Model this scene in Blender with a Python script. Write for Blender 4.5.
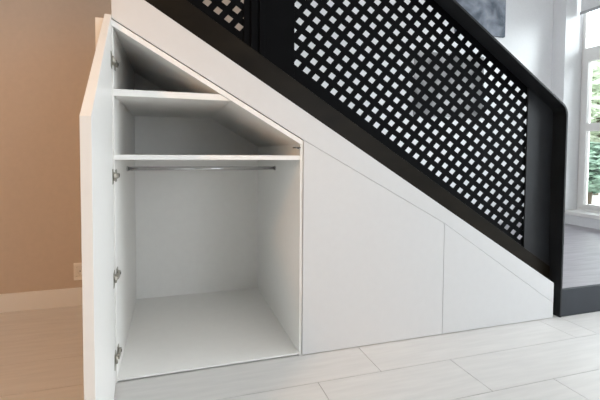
import bpy, bmesh, math, random
from mathutils import Vector, Matrix
random.seed(7)
for o in list(bpy.data.objects): bpy.data.objects.remove(o)
SC = bpy.context.scene; COL = SC.collection

# ------------------------------------------------------------------ camera
cam = bpy.data.cameras.new('camera'); camo = bpy.data.objects.new('camera', cam); COL.objects.link(camo)
R = Vector((0.9538261878, -0.3002887502, 0.0065015398))
U = Vector((0.0063395247, 0.0417682647, 0.9991072127))
F = Vector((0.3002922142, 0.9529334072, -0.0417433526))
M = Matrix.Identity(4)
for r in range(3): M[r][0] = R[r]; M[r][1] = U[r]; M[r][2] = -F[r]
M.translation = Vector((0.197645, -1.578267, 0.84))
camo.matrix_world = M
cam.sensor_width = 36; cam.lens = 407.508/600*36; cam.shift_y = -29.7/600; cam.clip_start = .02
SC.camera = camo

# ------------------------------------------------------------------ world, lights, exposure
w = bpy.data.worlds.new('sky'); SC.world = w; w.use_nodes = True
bg = w.node_tree.nodes['Background']; bg.inputs[0].default_value = (.86, .93, 1, 1); bg.inputs[1].default_value = 4.0
def light(name, kind, loc, target, energy, color, **k):
    l = bpy.data.lights.new(name, kind); o = bpy.data.objects.new(name, l); COL.objects.link(o)
    o.location = loc; o.rotation_euler = (Vector(target)-Vector(loc)).to_track_quat('-Z', 'Y').to_euler()
    l.energy = energy; l.color = color
    for a, b in k.items(): setattr(l, a, b)
    return o
DAY = (.96, .985, 1.0)
light('daylight_side_window', 'AREA', (3.98, -.95, 1.3), (0, -.95, .8), 28, (.84, .95, 1.0), shape='RECTANGLE', size=1.5, size_y=2.0)
light('daylight_rear_window', 'AREA', (2.95, -5.95, 1.3), (1.2, 0, .7), 6, (.96, .98, 1.0), shape='RECTANGLE', size=1.8, size_y=2.2)
light('daylight_upper_window', 'AREA', (5.2, .2, 2.9), (3.1, 1.5, 1.1), 175, (.93, .97, 1.0), shape='RECTANGLE', size=1.6, size_y=1.2)
light('daylight_bounce', 'AREA', (1.5, -1.75, 3.1), (1.3, -1.2, 0), 20, (1, .97, .91), shape='RECTANGLE', size=1.8, size_y=1.6)
light('warm_downlight', 'SPOT', (-1.2, -1.9, 2.4), (-.32, .25, .5), 84, (1.0, .55, .24), spot_size=math.radians(58), spot_blend=.6, shadow_soft_size=.12)
light('warm_fill_spot', 'SPOT', (-1.9, -2.2, 1.7), (-.3, .4, .3), 28, (1.0, .56, .27), spot_size=.9, spot_blend=.6, shadow_soft_size=.12)  # added unseen fill that strengthens the warm light on the left
light('warm_lamp', 'POINT', (-1.7, -.6, 2.2), (0, 0, 0), 13, (1.0, .58, .31), shadow_soft_size=.15)
light('sun', 'SUN', (8, -3, 8), (4.5, 2, 0), 4.0, (1, .97, .92), angle=.05)
SC.view_settings.view_transform = 'Standard'; SC.view_settings.look = 'None'
SC.view_settings.gamma = 1; SC.view_settings.use_curve_mapping = False
SC.view_settings.exposure = 0.0

# ------------------------------------------------------------------ materials
def mat(name, col, rough=.5, metal=0, noise=0, nscale=8, stretch=(1, 1, 1), bump=0, spec=.5, coat=0, emit=0):
    m = bpy.data.materials.new(name); m.use_nodes = True; nt = m.node_tree; b = nt.nodes['Principled BSDF']
    b.inputs['Base Color'].default_value = (*col, 1); b.inputs['Roughness'].default_value = rough
    b.inputs['Metallic'].default_value = metal; b.inputs['Specular IOR Level'].default_value = spec
    if noise or bump:
        tc = nt.nodes.new('ShaderNodeTexCoord'); mp = nt.nodes.new('ShaderNodeMapping'); mp.inputs['Scale'].default_value = stretch
        nz = nt.nodes.new('ShaderNodeTexNoise'); nz.inputs['Scale'].default_value = nscale; nz.inputs['Detail'].default_value = 6
        nt.links.new(tc.outputs['Object'], mp.inputs[0]); nt.links.new(mp.outputs[0], nz.inputs['Vector'])
        if noise:
            cr = nt.nodes.new('ShaderNodeValToRGB')
            cr.color_ramp.elements[0].position = .3; cr.color_ramp.elements[1].position = .7
            cr.color_ramp.elements[0].color = (*[c*(1-noise) for c in col], 1); cr.color_ramp.elements[1].color = (*[min(1, c*(1+noise)) for c in col], 1)
            nt.links.new(nz.outputs['Fac'], cr.inputs[0]); nt.links.new(cr.outputs[0], b.inputs['Base Color'])
        if bump:
            bp = nt.nodes.new('ShaderNodeBump'); bp.inputs['Strength'].default_value = bump; bp.inputs['Distance'].default_value = .002
            nt.links.new(nz.outputs['Fac'], bp.inputs['Height']); nt.links.new(bp.outputs[0], b.inputs['Normal'])
    return m
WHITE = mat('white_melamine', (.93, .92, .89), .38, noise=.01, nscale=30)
FRONT = mat('dimmed_white_front', (.705, .705, .705), .42, noise=.01, nscale=30)  # same white as the carcass, darkened to offset strong light on the fronts
WPAINT = mat('white_wall_paint', (.76, .77, .785), .8, noise=.015, nscale=40, bump=.05)
TAUPE = mat('taupe_wall_paint', (.57, .475, .39), .85, noise=.02, nscale=40, bump=.08)
WTRIM = mat('white_trim', (.8, .79, .77), .45, noise=.01)
CEIL = mat('ceiling_paint', (.82, .82, .82), .9, noise=.01)
GROUT = mat('tile_grout', (.42, .41, .40), .9, noise=.05, nscale=60)
TILE = mat('grey_wood_look_tile', (.69, .675, .655), .38, noise=.05, nscale=5, stretch=(1, 9, 1), bump=.04)
OAK = mat('grey_wood_floor', (.32, .30, .325), .4, noise=.16, nscale=4, stretch=(1.2, 12, 1), bump=.05)
STEEL = mat('black_coated_steel', (.0022, .0024, .003), .5, noise=.2, nscale=14, spec=.05)
FRAME = mat('black_steel_frame', (.017, .0185, .021), .42, noise=.2, nscale=10, spec=.3)
STRING = mat('dark_raw_steel', (.0125, .0095, .006), .36, noise=.3, nscale=6, stretch=(1, 1, 2), spec=.11)
SLATE = mat('slate_grey_panel', (.036, .041, .049), .5, noise=.12, nscale=6, spec=.25)
CHROME = mat('chrome', (.55, .55, .56), .07, metal=1, noise=.02)
NICKEL = mat('nickel_hinge', (.42, .40, .35), .32, metal=1, noise=.1, nscale=30)
DARKM = mat('dark_catch_metal', (.10, .09, .08), .4, metal=.8, noise=.1)
PLAST = mat('white_plastic', (.82, .78, .72), .35, noise=.01)
PDARK = mat('socket_hole', (.05, .045, .04), .6, noise=.05)
BLIND = mat('blind_fabric', (.78, .79, .80), .9, noise=.03, nscale=60)
BBAR = mat('grey_blind_bar', (.42, .43, .45), .4, noise=.02)
LEAF = mat('pale_leaves', (.62, .68, .54), .7, noise=.25, nscale=3)
LEAF2 = mat('dark_leaves', (.22, .32, .24), .7, noise=.4, nscale=3)
BARK = mat('bark', (.12, .09, .06), .9, noise=.3)
PAVE = mat('pale_paving', (.55, .53, .50), .9, noise=.08, nscale=3)
BRICKW = mat('pale_render', (.50, .42, .35), .9, noise=.08, nscale=3)
def glass():
    m = bpy.data.materials.new('window_glass'); m.use_nodes = True; nt = m.node_tree; nt.nodes.clear()
    o = nt.nodes.new('ShaderNodeOutputMaterial'); mx = nt.nodes.new('ShaderNodeMixShader'); tr = nt.nodes.new('ShaderNodeBsdfTransparent')
    gl = nt.nodes.new('ShaderNodeBsdfGlossy'); gl.inputs['Roughness'].default_value = .02; fr = nt.nodes.new('ShaderNodeFresnel'); fr.inputs[0].default_value = 1.3
    tr.inputs[0].default_value = (.96, .98, .97, 1)
    nt.links.new(fr.outputs[0], mx.inputs[0]); nt.links.new(tr.outputs[0], mx.inputs[1]); nt.links.new(gl.outputs[0], mx.inputs[2]); nt.links.new(mx.outputs[0], o.inputs[0])
    return m
GLASS = glass()
def canvas_mat(c0, c1, c2, sc):
    m = bpy.data.materials.new('abstract_grey_canvas'); m.use_nodes = True; nt = m.node_tree; b = nt.nodes['Principled BSDF']; b.inputs['Roughness'].default_value = .8
    tc = nt.nodes.new('ShaderNodeTexCoord'); nz = nt.nodes.new('ShaderNodeTexNoise'); nz.inputs['Scale'].default_value = sc; nz.inputs['Detail'].default_value = 8; nz.inputs['Distortion'].default_value = .35
    cr = nt.nodes.new('ShaderNodeValToRGB'); e = cr.color_ramp.elements
    e[0].position = .32; e[0].color = (*c0, 1); e[1].position = .70; e[1].color = (*c2, 1)
    k = e.new(.5); k.color = (*c1, 1)
    nt.links.new(tc.outputs['Object'], nz.inputs['Vector']); nt.links.new(nz.outputs['Fac'], cr.inputs[0]); nt.links.new(cr.outputs[0], b.inputs['Base Color'])
    return m
CANVAS = canvas_mat((.10, .12, .15), (.24, .27, .32), (.42, .44, .50), 6); GREY_STANDIN = canvas_mat((.10, .10, .10), (.28, .28, .285), (.55, .55, .56), 4)

# ------------------------------------------------------------------ mesh helpers
def obj(name, bm, m, parent=None, bevel=0, smooth=False):
    bmesh.ops.recalc_face_normals(bm, faces=bm.faces)
    me = bpy.data.meshes.new(name); bm.to_mesh(me); bm.free()
    o = bpy.data.objects.new(name, me); COL.objects.link(o); me.materials.append(m)
    if parent: o.parent = parent
    if bevel:
        b = o.modifiers.new('bevel', 'BEVEL'); b.width = bevel; b.segments = 2; b.limit_method = 'ANGLE'
    if smooth:
        for p in me.polygons: p.use_smooth = True
    return o
def box(bm, x0, x1, y0, y1, z0, z1):
    v = [bm.verts.new((x, y, z)) for x in (x0, x1) for y in (y0, y1) for z in (z0, z1)]
    for f in ((0, 1, 3, 2), (4, 6, 7, 5), (0, 4, 5, 1), (2, 3, 7, 6), (0, 2, 6, 4), (1, 5, 7, 3)): bm.faces.new([v[i] for i in f])
    return bm
def B(*a): return box(bmesh.new(), *a)
def prism(bm, poly, y0, y1):                     # polygon in (x, z), extruded along y
    a = [bm.verts.new((x, y0, z)) for x, z in poly]; b = [bm.verts.new((x, y1, z)) for x, z in poly]
    bm.faces.new(a); bm.faces.new(b[::-1]); n = len(poly)
    for i in range(n): bm.faces.new((a[i], b[i], b[(i+1) % n], a[(i+1) % n]))
    return bm
def P(poly, y0, y1): return prism(bmesh.new(), poly, y0, y1)
def tube(bm, a, b, r, n=16, rx=None):
    a = Vector(a); b = Vector(b); q = (b-a).to_track_quat('Z', 'Y').to_matrix()
    ring = lambda c: [bm.verts.new(c + q @ Vector(((rx or r)*math.cos(t*2*math.pi/n), r*math.sin(t*2*math.pi/n), 0))) for t in range(n)]
    A, C = ring(a), ring(b); bm.faces.new(A[::-1]); bm.faces.new(C)
    for i in range(n): bm.faces.new((A[i], A[(i+1) % n], C[(i+1) % n], C[i]))
    return bm
def tag(o, label=None, cat=None, group=None, kind=None):
    if label: o['label'] = label
    if cat: o['category'] = cat
    if group: o['group'] = group
    if kind: o['kind'] = kind
    return o
def empty(name, loc, label, cat, group=None):
    o = bpy.data.objects.new(name, None); COL.objects.link(o); o.location = loc; o.empty_display_size = .1
    return tag(o, label, cat, group)
def struct(name, bm, m, label=None, parent=None, **k):
    o = obj(name, bm, m, parent, **k)
    if not parent: tag(o, label, kind='structure'); o['category'] = name.split('_')[0]
    return o

# ------------------------------------------------------------------ the setting
bm = bmesh.new()                                 # lower floor: rows of plank tiles on grout
def tiles(y0, y1, x0, x1, seams, g=.0022):
    xs = [x0] + [s for s in seams if x0 < s < x1] + [x1]
    for a, b in zip(xs, xs[1:]): box(bm, a+g/2, b-g/2, y0+g/2, y1-g/2, -.01, 0)
edges = [-.205+.235*k for k in range(5, -1, -1)]           # seams up to the wall on the left
edges = [.885] + [e for e in edges if e < .84]
y = -.205
while y > -6.0: y -= .233; edges.append(max(y, -6.0))
for k, (ya, yb) in enumerate(zip(edges, edges[1:])):
    if abs(ya-.03) < .01: s = [-1.6, -.7] + [.965 + 1.005*n for n in range(0, 5)]
    elif abs(ya+.205) < .01: s = sorted([.705-.575*n for n in range(0, 6)] + [1.28, 2.29, 2.87, 3.45])
    elif abs(ya+.438) < .01: s = [1.56 + .58*n for n in range(-7, 6)]
    else: s = [(.31*k) % .58 + .58*n for n in range(-6, 9)] if ya < 0 else [-1.45, .8]
    if yb >= -.0001: tiles(yb, ya, -2.4, 2.108, s)
    else:
        if ya > 0:                                # the row that runs along the cupboard fronts
            tiles(yb, ya, -2.4, 2.108, s); tiles(yb, -.002, 2.108, 4.03, s)
        else: tiles(yb, ya, -2.4, 4.03, s)
fl = struct('floor', bm, TILE, 'pale grey wood look tile floor in front of the open cupboard')
gb = box(bmesh.new(), -2.4, 4.03, -6.0, .885, -.06, -.0025); obj('grout', gb, GROUT, fl)
# raised floor with its dark riser
bm = bmesh.new(); L = [(2.13, .018), (4.03, .018), (4.03, 1.77), (-1, 1.77), (-1, .95), (2.13, .95)]
a = [bm.verts.new((x, yy, .142)) for x, yy in L]; b = [bm.verts.new((x, yy, 0)) for x, yy in L]
bm.faces.new(a); bm.faces.new(b[::-1])
for i in range(6): bm.faces.new((a[i], b[i], b[(i+1) % 6], a[(i+1) % 6]))
struct('floor_upper', bm, OAK, 'raised grey wood floor beyond the black railing post')
struct('trim_1', B(2.122, 4.03, 0, .018, 0, .141), SLATE, 'dark slate riser facing below the raised grey floor', bevel=.001)
struct('wall_back', B(-2.4, .62, .889, .945, 0, 3.2), TAUPE, 'taupe painted wall left of the cupboard behind the open door')
struct('baseboard_back', B(-2.4, -.06, .876, .889, 0, .0975), WTRIM, 'low white baseboard along the taupe wall', bevel=.002)
struct('wall_far', B(-1, 4.35, 1.77, 1.85, 0, 3.2), WPAINT, 'white wall with the grey canvas above the raised floor')
struct('wall_left', B(-2.46, -2.4, -6, .945, 0, 3.2), TAUPE, 'taupe side wall of the room')
struct('ceiling', B(-2.46, 4.35, -6.06, 1.85, 3.2, 3.26), CEIL, 'white ceiling')
bm = bmesh.new()                                 # camera-side wall with a window hole
box(bm, -2.46, 2.0, -6.06, -6, 0, 3.2); box(bm, 3.9, 4.35, -6.06, -6, 0, 3.2); box(bm, 2.0, 3.9, -6.06, -6, 0, .1); box(bm, 2.0, 3.9, -6.06, -6, 2.5, 3.2)
struct('wall_front', bm, WPAINT, 'white wall on the near side of the room')
bm = bmesh.new()                                 # window wall
WY0, WY1, WZ0, WZ1 = .25, 1.62, .235, 2.62
box(bm, 4.03, 4.33, WY1, 1.77, 0, 3.2); box(bm, 4.03, 4.33, WY0, WY1, 0, WZ0); box(bm, 4.03, 4.33, WY0, WY1, WZ1, 3.2)
box(bm, 4.03, 4.33, -.15, WY0, 0, 3.2); box(bm, 4.03, 4.33, -6, -1.75, 0, 3.2); box(bm, 4.03, 4.33, -1.75, -.15, 0, .2); box(bm, 4.03, 4.33, -1.75, -.15, 2.4, 3.2)
struct('wall_right', bm, WPAINT, 'white window wall on the right')
# window: fixed frame, upper light, two lower panes
bm = bmesh.new(); X0, X1 = 4.262, 4.318
for z0, z1 in ((.272, .315), (1.86, 1.935), (2.575, 2.62)): box(bm, X0+.003, X1-.003, WY0+.001, WY1-.001, z0, z1)
for y0, y1 in ((WY0, WY0+.038), (WY1-.032, WY1), (.90, .965)): box(bm, X0, X1, y0, y1, .273, 2.619)
win = struct('window_1', bm, WTRIM, 'tall white framed window at the right edge', bevel=.002)
for y0, y1 in ((WY0+.034, .905), (.96, WY1-.028)):
    s = bmesh.new(); f = .052
    box(s, X0-.012, X1-.01, y0+f, y1-f, .30, .335); box(s, X0-.012, X1-.01, y0+f, y1-f, 1.795, 1.86); box(s, X0-.012, X1-.01, y0+f, y1-f, 1.085, 1.165)
    box(s, X0-.012, X1-.01, y0, y0+f, .30, 1.86); box(s, X0-.012, X1-.01, y1-f, y1, .30, 1.86)
    obj('sash', s, WTRIM, win, bevel=.002)
    for z0, z1 in ((.33, 1.09), (1.16, 1.80)): obj('pane', B(4.288, 4.292, y0+f-.005, y1-f+.005, z0, z1), GLASS, win)
    obj('pane', B(4.288, 4.292, y0, y1, 1.93, 2.58), GLASS, win)
struct('trim_2', B(4.018, 4.262, WY0-.02, WY1, .235, .272), WTRIM, 'white window sill ledge', bevel=.004)
bl = empty('roller_blind', (4.2, .93, 2.6), 'white roller blind pulled part way down at the top of the window', 'blind')
def inv(o, e): o.matrix_parent_inverse = Matrix.Translation(-e.location); return o
inv(obj('blind_fabric', B(4.199, 4.203, WY0+.02, WY1-.02, 2.30, 2.58), BLIND, bl), bl)
inv(obj('bottom_bar', B(4.192, 4.21, WY0+.015, WY1-.015, 2.275, 2.302), BBAR, bl, bevel=.003), bl)
inv(obj('roller_tube', tube(bmesh.new(), (4.2, WY0+.005, 2.597), (4.2, WY1-.005, 2.597), .02), BBAR, bl, smooth=False), bl)
struct('ground', B(4.4, 30, -12, 25, -.5, -.3), PAVE, 'pale sunlit paving outside the window')

# ------------------------------------------------------------------ cupboards under the stairs
def gapz(x):
    pts = [(-.1, 1.3675), (0, 1.309), (.711, .894), (1.394, .523), (2.068, .078), (2.3, -.075)]
    for (xa, za), (xb, zb) in zip(pts, pts[1:]):
        if x <= xb: return za + (zb-za)*(x-xa)/(xb-xa)
FY = .006                                         # front edges of the carcass boards
DEP = .868
cup = empty('understair_wardrobe', (0, 0, 0), 'open white understair wardrobe with sloping top, two shelves and chrome rail', 'cupboard', 'understair cupboards')
T = .0035; W = .0165
top_at = lambda x: gapz(x)-.025
obj('side_panel', B(T-W, T, FY, DEP, .0, top_at(T)), WHITE, cup, bevel=.0008)
obj('side_panel', P([(.697, 0), (.7085, 0), (.7085, top_at(.7085)), (.697, top_at(.697))], FY, DEP), WHITE, cup, bevel=.0008)
obj('base_panel', B(T, .697, .004, DEP-.012, .006, .013), WHITE, cup, bevel=.0006)
obj('back_panel', P([(T, .004), (.697, .004), (.697, top_at(.697)), (T, top_at(T))], DEP-.012, DEP), WHITE, cup)
obj('top_panel', P([(T-W, top_at(T)), (T, top_at(T)), (.7085, top_at(.7085)), (.7085, gapz(.7085)-.004), (.0005, gapz(0)-.004), (T-W, gapz(0)-.004)], .003, DEP), WHITE, cup, bevel=.0008)
xs = (1.309-.025-1.040)/.5837
obj('shelf', P([(T, 1.040), (xs-.002, 1.040), (xs-.043, 1.064), (T, 1.064)], .010, DEP-.012), WHITE, cup, bevel=.0008)
obj('shelf', B(T, .697, .010, DEP-.012, .8125, .8305), WHITE, cup, bevel=.0008)
rail = obj('clothes_rail', tube(bmesh.new(), (T+.002, .42, .765), (.695, .42, .765), .0092, 20), CHROME, cup, smooth=True)
for x0, x1 in ((T, T+.006), (.691, .697)):
    bm = tube(bmesh.new(), (x0, .42, .765), (x1, .42, .765), .012, 20, .017); obj('rail_bracket', bm, CHROME, rail, bevel=.001)
fs = bmesh.new(); box(fs, -.052, -.024, .0, .03, 0, 1.306); box(fs, -.024, -.0135, .016, .03, 0, 1.270)
obj('filler_strip', fs, WHITE, cup, bevel=.0008)
obj('door_catch', tube(bmesh.new(), (.6965, .022, .8625), (.689, .022, .8625), .004, 12), DARKM, cup)
bm = B(.672, .6965, -.003, .03, .8605, .8655); obj('door_catch', bm, DARKM, cup, bevel=.001)
# the open door, swung out about the left edge
PHI = 1.4986; DX = 0
dp = [(.001, .010), (.702, .010), (.702, gapz(.702)+.010), (.001, gapz(.001)+.012)]
door = obj('door', P(dp, -.0215, -.0008), WHITE, cup, bevel=.0008); door.rotation_euler = (0, 0, -PHI); door.location.x = DX
# concealed hinges: cup plate on the door, arm, mounting plate on the side panel
def hinge(z):
    h = obj('hinge', B(T, T+.003, .016, .046, z-.022, z+.022), NICKEL, cup, bevel=.001)      # mounting plate
    a = bmesh.new(); box(a, T+.003, T+.012, -.004, .044, z-.009, z+.009); box(a, T+.002, T+.012, -.022, -.004, z-.007, z+.007)
    obj('hinge_arm', a, NICKEL, h, bevel=.002)
    c = bmesh.new(); box(c, .012, .062, -.0006, .0016, z-.026, z+.026); tube(c, (.034, -.0006, z), (.032, .006, z), .0155, 20)
    cp = obj('cup_plate', c, NICKEL, h, bevel=.0006); cp.rotation_euler = (0, 0, -PHI); cp.location.x = DX
    s = tube(bmesh.new(), (T+.012, .034, z), (T+.0135, .034, z), .005, 12); obj('screw', s, DARKM, h)
for z in (1.155, .755, .395, .105): hinge(z)

def closed(name, x0, x1, label):
    e = empty(name, (x0, 0, 0), label, 'cupboard', 'understair cupboards')
    def put(n, bm, **k):
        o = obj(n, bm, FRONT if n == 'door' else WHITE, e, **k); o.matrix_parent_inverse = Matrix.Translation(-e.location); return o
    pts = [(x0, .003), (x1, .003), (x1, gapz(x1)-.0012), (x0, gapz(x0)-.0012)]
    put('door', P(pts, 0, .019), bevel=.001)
    T = .016; a, b = x0+.002, x1-.002
    put('side_panel', P([(a, 0), (a+T, 0), (a+T, gapz(a+T)-.03), (a, gapz(a)-.03)], .021, DEP))
    hb = max(gapz(b)-.03, .045); put('side_panel', P([(b-T, 0), (b, 0), (b, hb), (b-T, hb)], .021, DEP)) if gapz(b) > .1 else None
    e_ = b if gapz(b) > .1 else b-.05
    put('base_panel', B(a+T, e_-T, .021, DEP-.012, .002, .014))
    put('top_panel', P([(a, gapz(a)-.03), (e_, gapz(e_)-.03), (e_, gapz(e_)-.012), (a, gapz(a)-.012)], .021, DEP))
    put('back_panel', P([(a+T, .014), (e_-T, .014), (e_-T, gapz(e_-T)-.03), (a+T, gapz(a+T)-.03)], DEP-.012, DEP))
closed('understair_cupboard', .7102, 1.3932, 'closed white handleless cupboard with sloping top next to the open wardrobe')
closed('understair_cupboard.001', 1.3952, 2.066, 'low white triangular closed cupboard beside the black railing post')

# ------------------------------------------------------------------ staircase
st = empty('staircase', (2.05, .4, .142), 'staircase with white sloping fascia and dark steel stringer above the cupboards', 'stairs')
def sp(n, bm, m, **k):
    o = obj(n, bm, m, st, **k); o.matrix_parent_inverse = Matrix.Translation(-st.location); return o
ftop = lambda x: .183 + .6128*(2.066-x)
xs_ = [0, .711, 1.394, 2.066]
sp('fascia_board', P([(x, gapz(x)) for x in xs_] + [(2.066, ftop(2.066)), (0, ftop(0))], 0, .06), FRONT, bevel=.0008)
stop_ = lambda x: 1.424 - .633*(x-.251)
sp('stringer', P([(-.02, ftop(-.02)-.01), (2.105, max(ftop(2.105)-.01, .15)), (2.105, stop_(2.105)), (-.02, stop_(-.02))], .0605, .0785), STRING, bevel=.001)
for k in range(10):
    xk = 2.05-.21*k; z = .142+.1285*(k+1)
    sp('tread', B(max(xk-.212, .02), xk+.005, .09, .868, z-.018, z), OAK, bevel=.002)
    sp('riser', B(xk-.012, xk, .09, .868, z-.1285, z-.018), WPAINT)

# ------------------------------------------------------------------ railing
ra = empty('stair_railing', (2.1, .04, 0), 'black steel stair railing with perforated panels and broad flat frame', 'railing')
def rp(n, bm, m=None, **k):
    o = obj(n, bm, m or STEEL, ra, **k); o.matrix_parent_inverse = Matrix.Translation(-ra.location); return o
hz = lambda x: 1.118 + .655*(2.06-x)              # outer line of the handrail
XO, TH, RAD = 2.118, .011, .075
# outline path of the frame strip: up the post, round the corner, up the slope
ang = math.atan(.655); zc = hz(XO)               # corner where the lines would meet
d1 = Vector((0, -1)); d2 = Vector((-math.cos(ang), math.sin(ang))); half = math.acos(max(-1, min(1, d1.dot(d2))))/2
tl = RAD/math.tan(half); cor = Vector((XO, zc)); bis = (d1+d2).normalized(); cen = cor + bis*(RAD/math.sin(half))
p1 = cor + d1*tl; p2 = cor + d2*tl
a1 = math.atan2(p1.y-cen.y, p1.x-cen.x); a2 = math.atan2(p2.y-cen.y, p2.x-cen.x)
def path(off):
    r = RAD-off; pts = [(XO-off, 0.0)]
    for k in range(9):
        t = a1 + (a2-a1)*k/8; pts.append((cen.x+r*math.cos(t), cen.y+r*math.sin(t)))
    pts.append((-.05+off*0, hz(-.05) - off/math.cos(ang)))
    return pts
o_, i_ = path(0), path(TH)
rp('handrail_frame', P(o_ + i_[::-1], -.006, .079), FRAME, bevel=.0015)
ein = path(TH+.0005)
bot = lambda x: stop_(x)-.012
# plain end plate in front of the sheet
ep = [(1.937, bot(1.937)+.013), (XO-TH-.0005, bot(2.105)+.013)] + ein[1:-1]
zt = lambda x: hz(x) - (TH+.0005)/math.cos(ang)
ep += [(1.937, zt(1.937))]
rp('end_plate', P(ep, .070, .079), FRAME, bevel=.001)
# perforated sheets
b0 = Vector((.957, 1.053)); Bv = Vector((.03283, .03875)); At = Vector((.0440, -.02892)); Ab = Vector((.04183, -.02783))
def sheet(name, org, irange, jrange, jh, xl, xr, s=.50):
    bm = bmesh.new(); cache = {}
    def pt(i, j): return org + Bv*j + (Ab+(At-Ab)*(j/12))*i
    def vt(i, j):
        k = (round(i*4), round(j*4), 0)
        if k not in cache: p = pt(i, j); cache[k] = bm.verts.new((p.x, .0805, p.y))
        return cache[k]
    for i in irange:
        for j in jrange:
            o = [vt(i+a, j+b) for a, b in ((-.5, -.5), (.5, -.5), (.5, .5), (-.5, .5))]
            if not (jh[0] <= j <= jh[1]): bm.faces.new(o); continue
            c = []
            for a, b in ((-.5, -.5), (.5, -.5), (.5, .5), (-.5, .5)):
                p = pt(i+a*s, j+b*s); c.append(bm.verts.new((p.x, .0805, p.y)))
            for k in range(4): bm.faces.new((o[k], o[(k+1) % 4], c[(k+1) % 4], c[k]))
    def cut(co, no):
        g = bm.verts[:] + bm.edges[:] + bm.faces[:]
        bmesh.ops.bisect_plane(bm, geom=g, plane_co=co, plane_no=no, clear_outer=True, dist=1e-6)
    cut((xl, 0, 0), (-1, 0, 0)); cut((xr, 0, 0), (1, 0, 0))
    cut((2.06, 0, zt(2.06)+.008), (math.sin(ang), 0, math.cos(ang)))
    cut((.251, 0, bot(.251)), (-.633, 0, -1))
    f = bmesh.ops.solidify(bm, geom=bm.faces[:], thickness=.003)
    return rp(name, bm)
sheet('perforated_panel', b0, range(-18, 32), range(-4, 18), (0, 12), .682, 1.945)
sheet('perforated_panel', Vector((.460, 1.346)), range(-22, 12), range(-4, 18), (0, 12), -.03, .492)
mp = [(.478, bot(.478)+.013), (.690, bot(.690)+.013), (.690, zt(.690)), (.478, zt(.478))]
rp('middle_plate', P(mp, .072, .0802), bevel=.001)
for x in (.505, .54):
    rp('upright', P([(x, bot(x)+.013), (x+.022, bot(x+.022)+.013), (x+.022, zt(x+.022)), (x, zt(x))], .062, .0718), bevel=.001)

# ------------------------------------------------------------------ small things
cv = obj('canvas_picture', B(2.80, 3.385, 1.742, 1.769, 2.013, 2.85), CANVAS, bevel=.003)
tag(cv, 'blurry grey abstract canvas hanging on the white wall behind the railing', 'picture')
cv2 = obj('canvas_picture', B(2.36, 3.14, 1.745, 1.769, 1.20, 1.80), GREY_STANDIN, bevel=.003)  # guessed object, added to turn some railing holes grey
tag(cv2, 'made-up grey picture on the white wall seen only through the holes of the railing', 'picture')
so = empty('wall_socket', (-.275, .889, .187), 'small white wall socket on the taupe wall above the baseboard', 'socket')
def sop(n, bm, m, par=None, **k):
    o = obj(n, bm, m, par or so, **k); return o
bm = bmesh.new()
box(bm, -.040, .040, -.009, 0, -.047, -.027); box(bm, -.040, .040, -.009, 0, .027, .047); box(bm, -.040, -.027, -.009, 0, -.027, .027); box(bm, .027, .040, -.009, 0, -.027, .027)
sop('frame', bm, PLAST, bevel=.0015)
ins = bmesh.new(); n = 28                           # insert plate with a round recessed well
sq = []
for k in range(n):
    t = 2*math.pi*k/n; c, s = math.cos(t), math.sin(t); q = .0265/max(abs(c), abs(s)); sq.append((c*q, s*q))
A = [ins.verts.new((x, -.0075, z)) for x, z in sq]; Bq = [ins.verts.new((.021*math.cos(2*math.pi*k/n), -.0075, .021*math.sin(2*math.pi*k/n))) for k in range(n)]
D = [ins.verts.new((.020*math.cos(2*math.pi*k/n), -.001, .020*math.sin(2*math.pi*k/n))) for k in range(n)]
for k in range(n):
    j = (k+1) % n; ins.faces.new((A[k], A[j], Bq[j], Bq[k])); ins.faces.new((Bq[k], Bq[j], D[j], D[k]))
ins.faces.new(D)
ip = sop('socket_insert', ins, PLAST)
for dx in (-.0095, .0095): obj('pin_hole', tube(bmesh.new(), (dx, -.0015, 0), (dx, -.0006, 0), .003, 10), PDARK, ip)

# outside the window: trees, hedge, low building
def tree(name, x, y, h, r, lm, label, cat, n=900, z0=-.3):
    e = empty(name, (x, y, z0), label, cat)
    t = bmesh.new(); tube(t, (0, 0, 0), (0.05, 0, h*.7), .07, 10); obj('trunk', t, BARK, e)
    bm = bmesh.new()
    for k in range(n):
        while True:
            p = Vector((random.uniform(-1, 1), random.uniform(-1, 1), random.uniform(-1, 1)))
            if .3 < p.length < 1: break
        p = Vector((p.x*r, p.y*r, h*.6 + p.z*h*.34)); s = random.uniform(.07, .14)*max(1, r/1.2)
        q = Matrix.Rotation(random.uniform(0, 6.28), 3, 'Z') @ Matrix.Rotation(random.uniform(0, 3.14), 3, 'X')
        vs = [bm.verts.new(p + q @ Vector((a*s, b*s*.7, c*s))) for a, b, c in ((-1, 0, 0), (0, -.5, .15), (1, 0, 0), (0, .5, .15))]
        bm.faces.new(vs)
    obj('foliage', bm, lm, e); return e
tree('leafy_tree', 11.8, 7.0, 4.3, 2.0, LEAF, 'pale green leafy tree outside the window', 'tree', 3500)
tree('dense_shrub', 8.2, 4.5, 1.5, .8, LEAF2, 'dark green shrub low outside the window', 'shrub', 2200)
hb = bmesh.new(); box(hb, 17, 20, 3, 17, -.3, 2.1); prism(hb, [(16.8, 2.1), (20.2, 2.1), (18.5, 2.9)], 2.8, 17.2)
tag(obj('garden_building', hb, BRICKW), 'low pale building beyond the shrub outside the window', 'building')
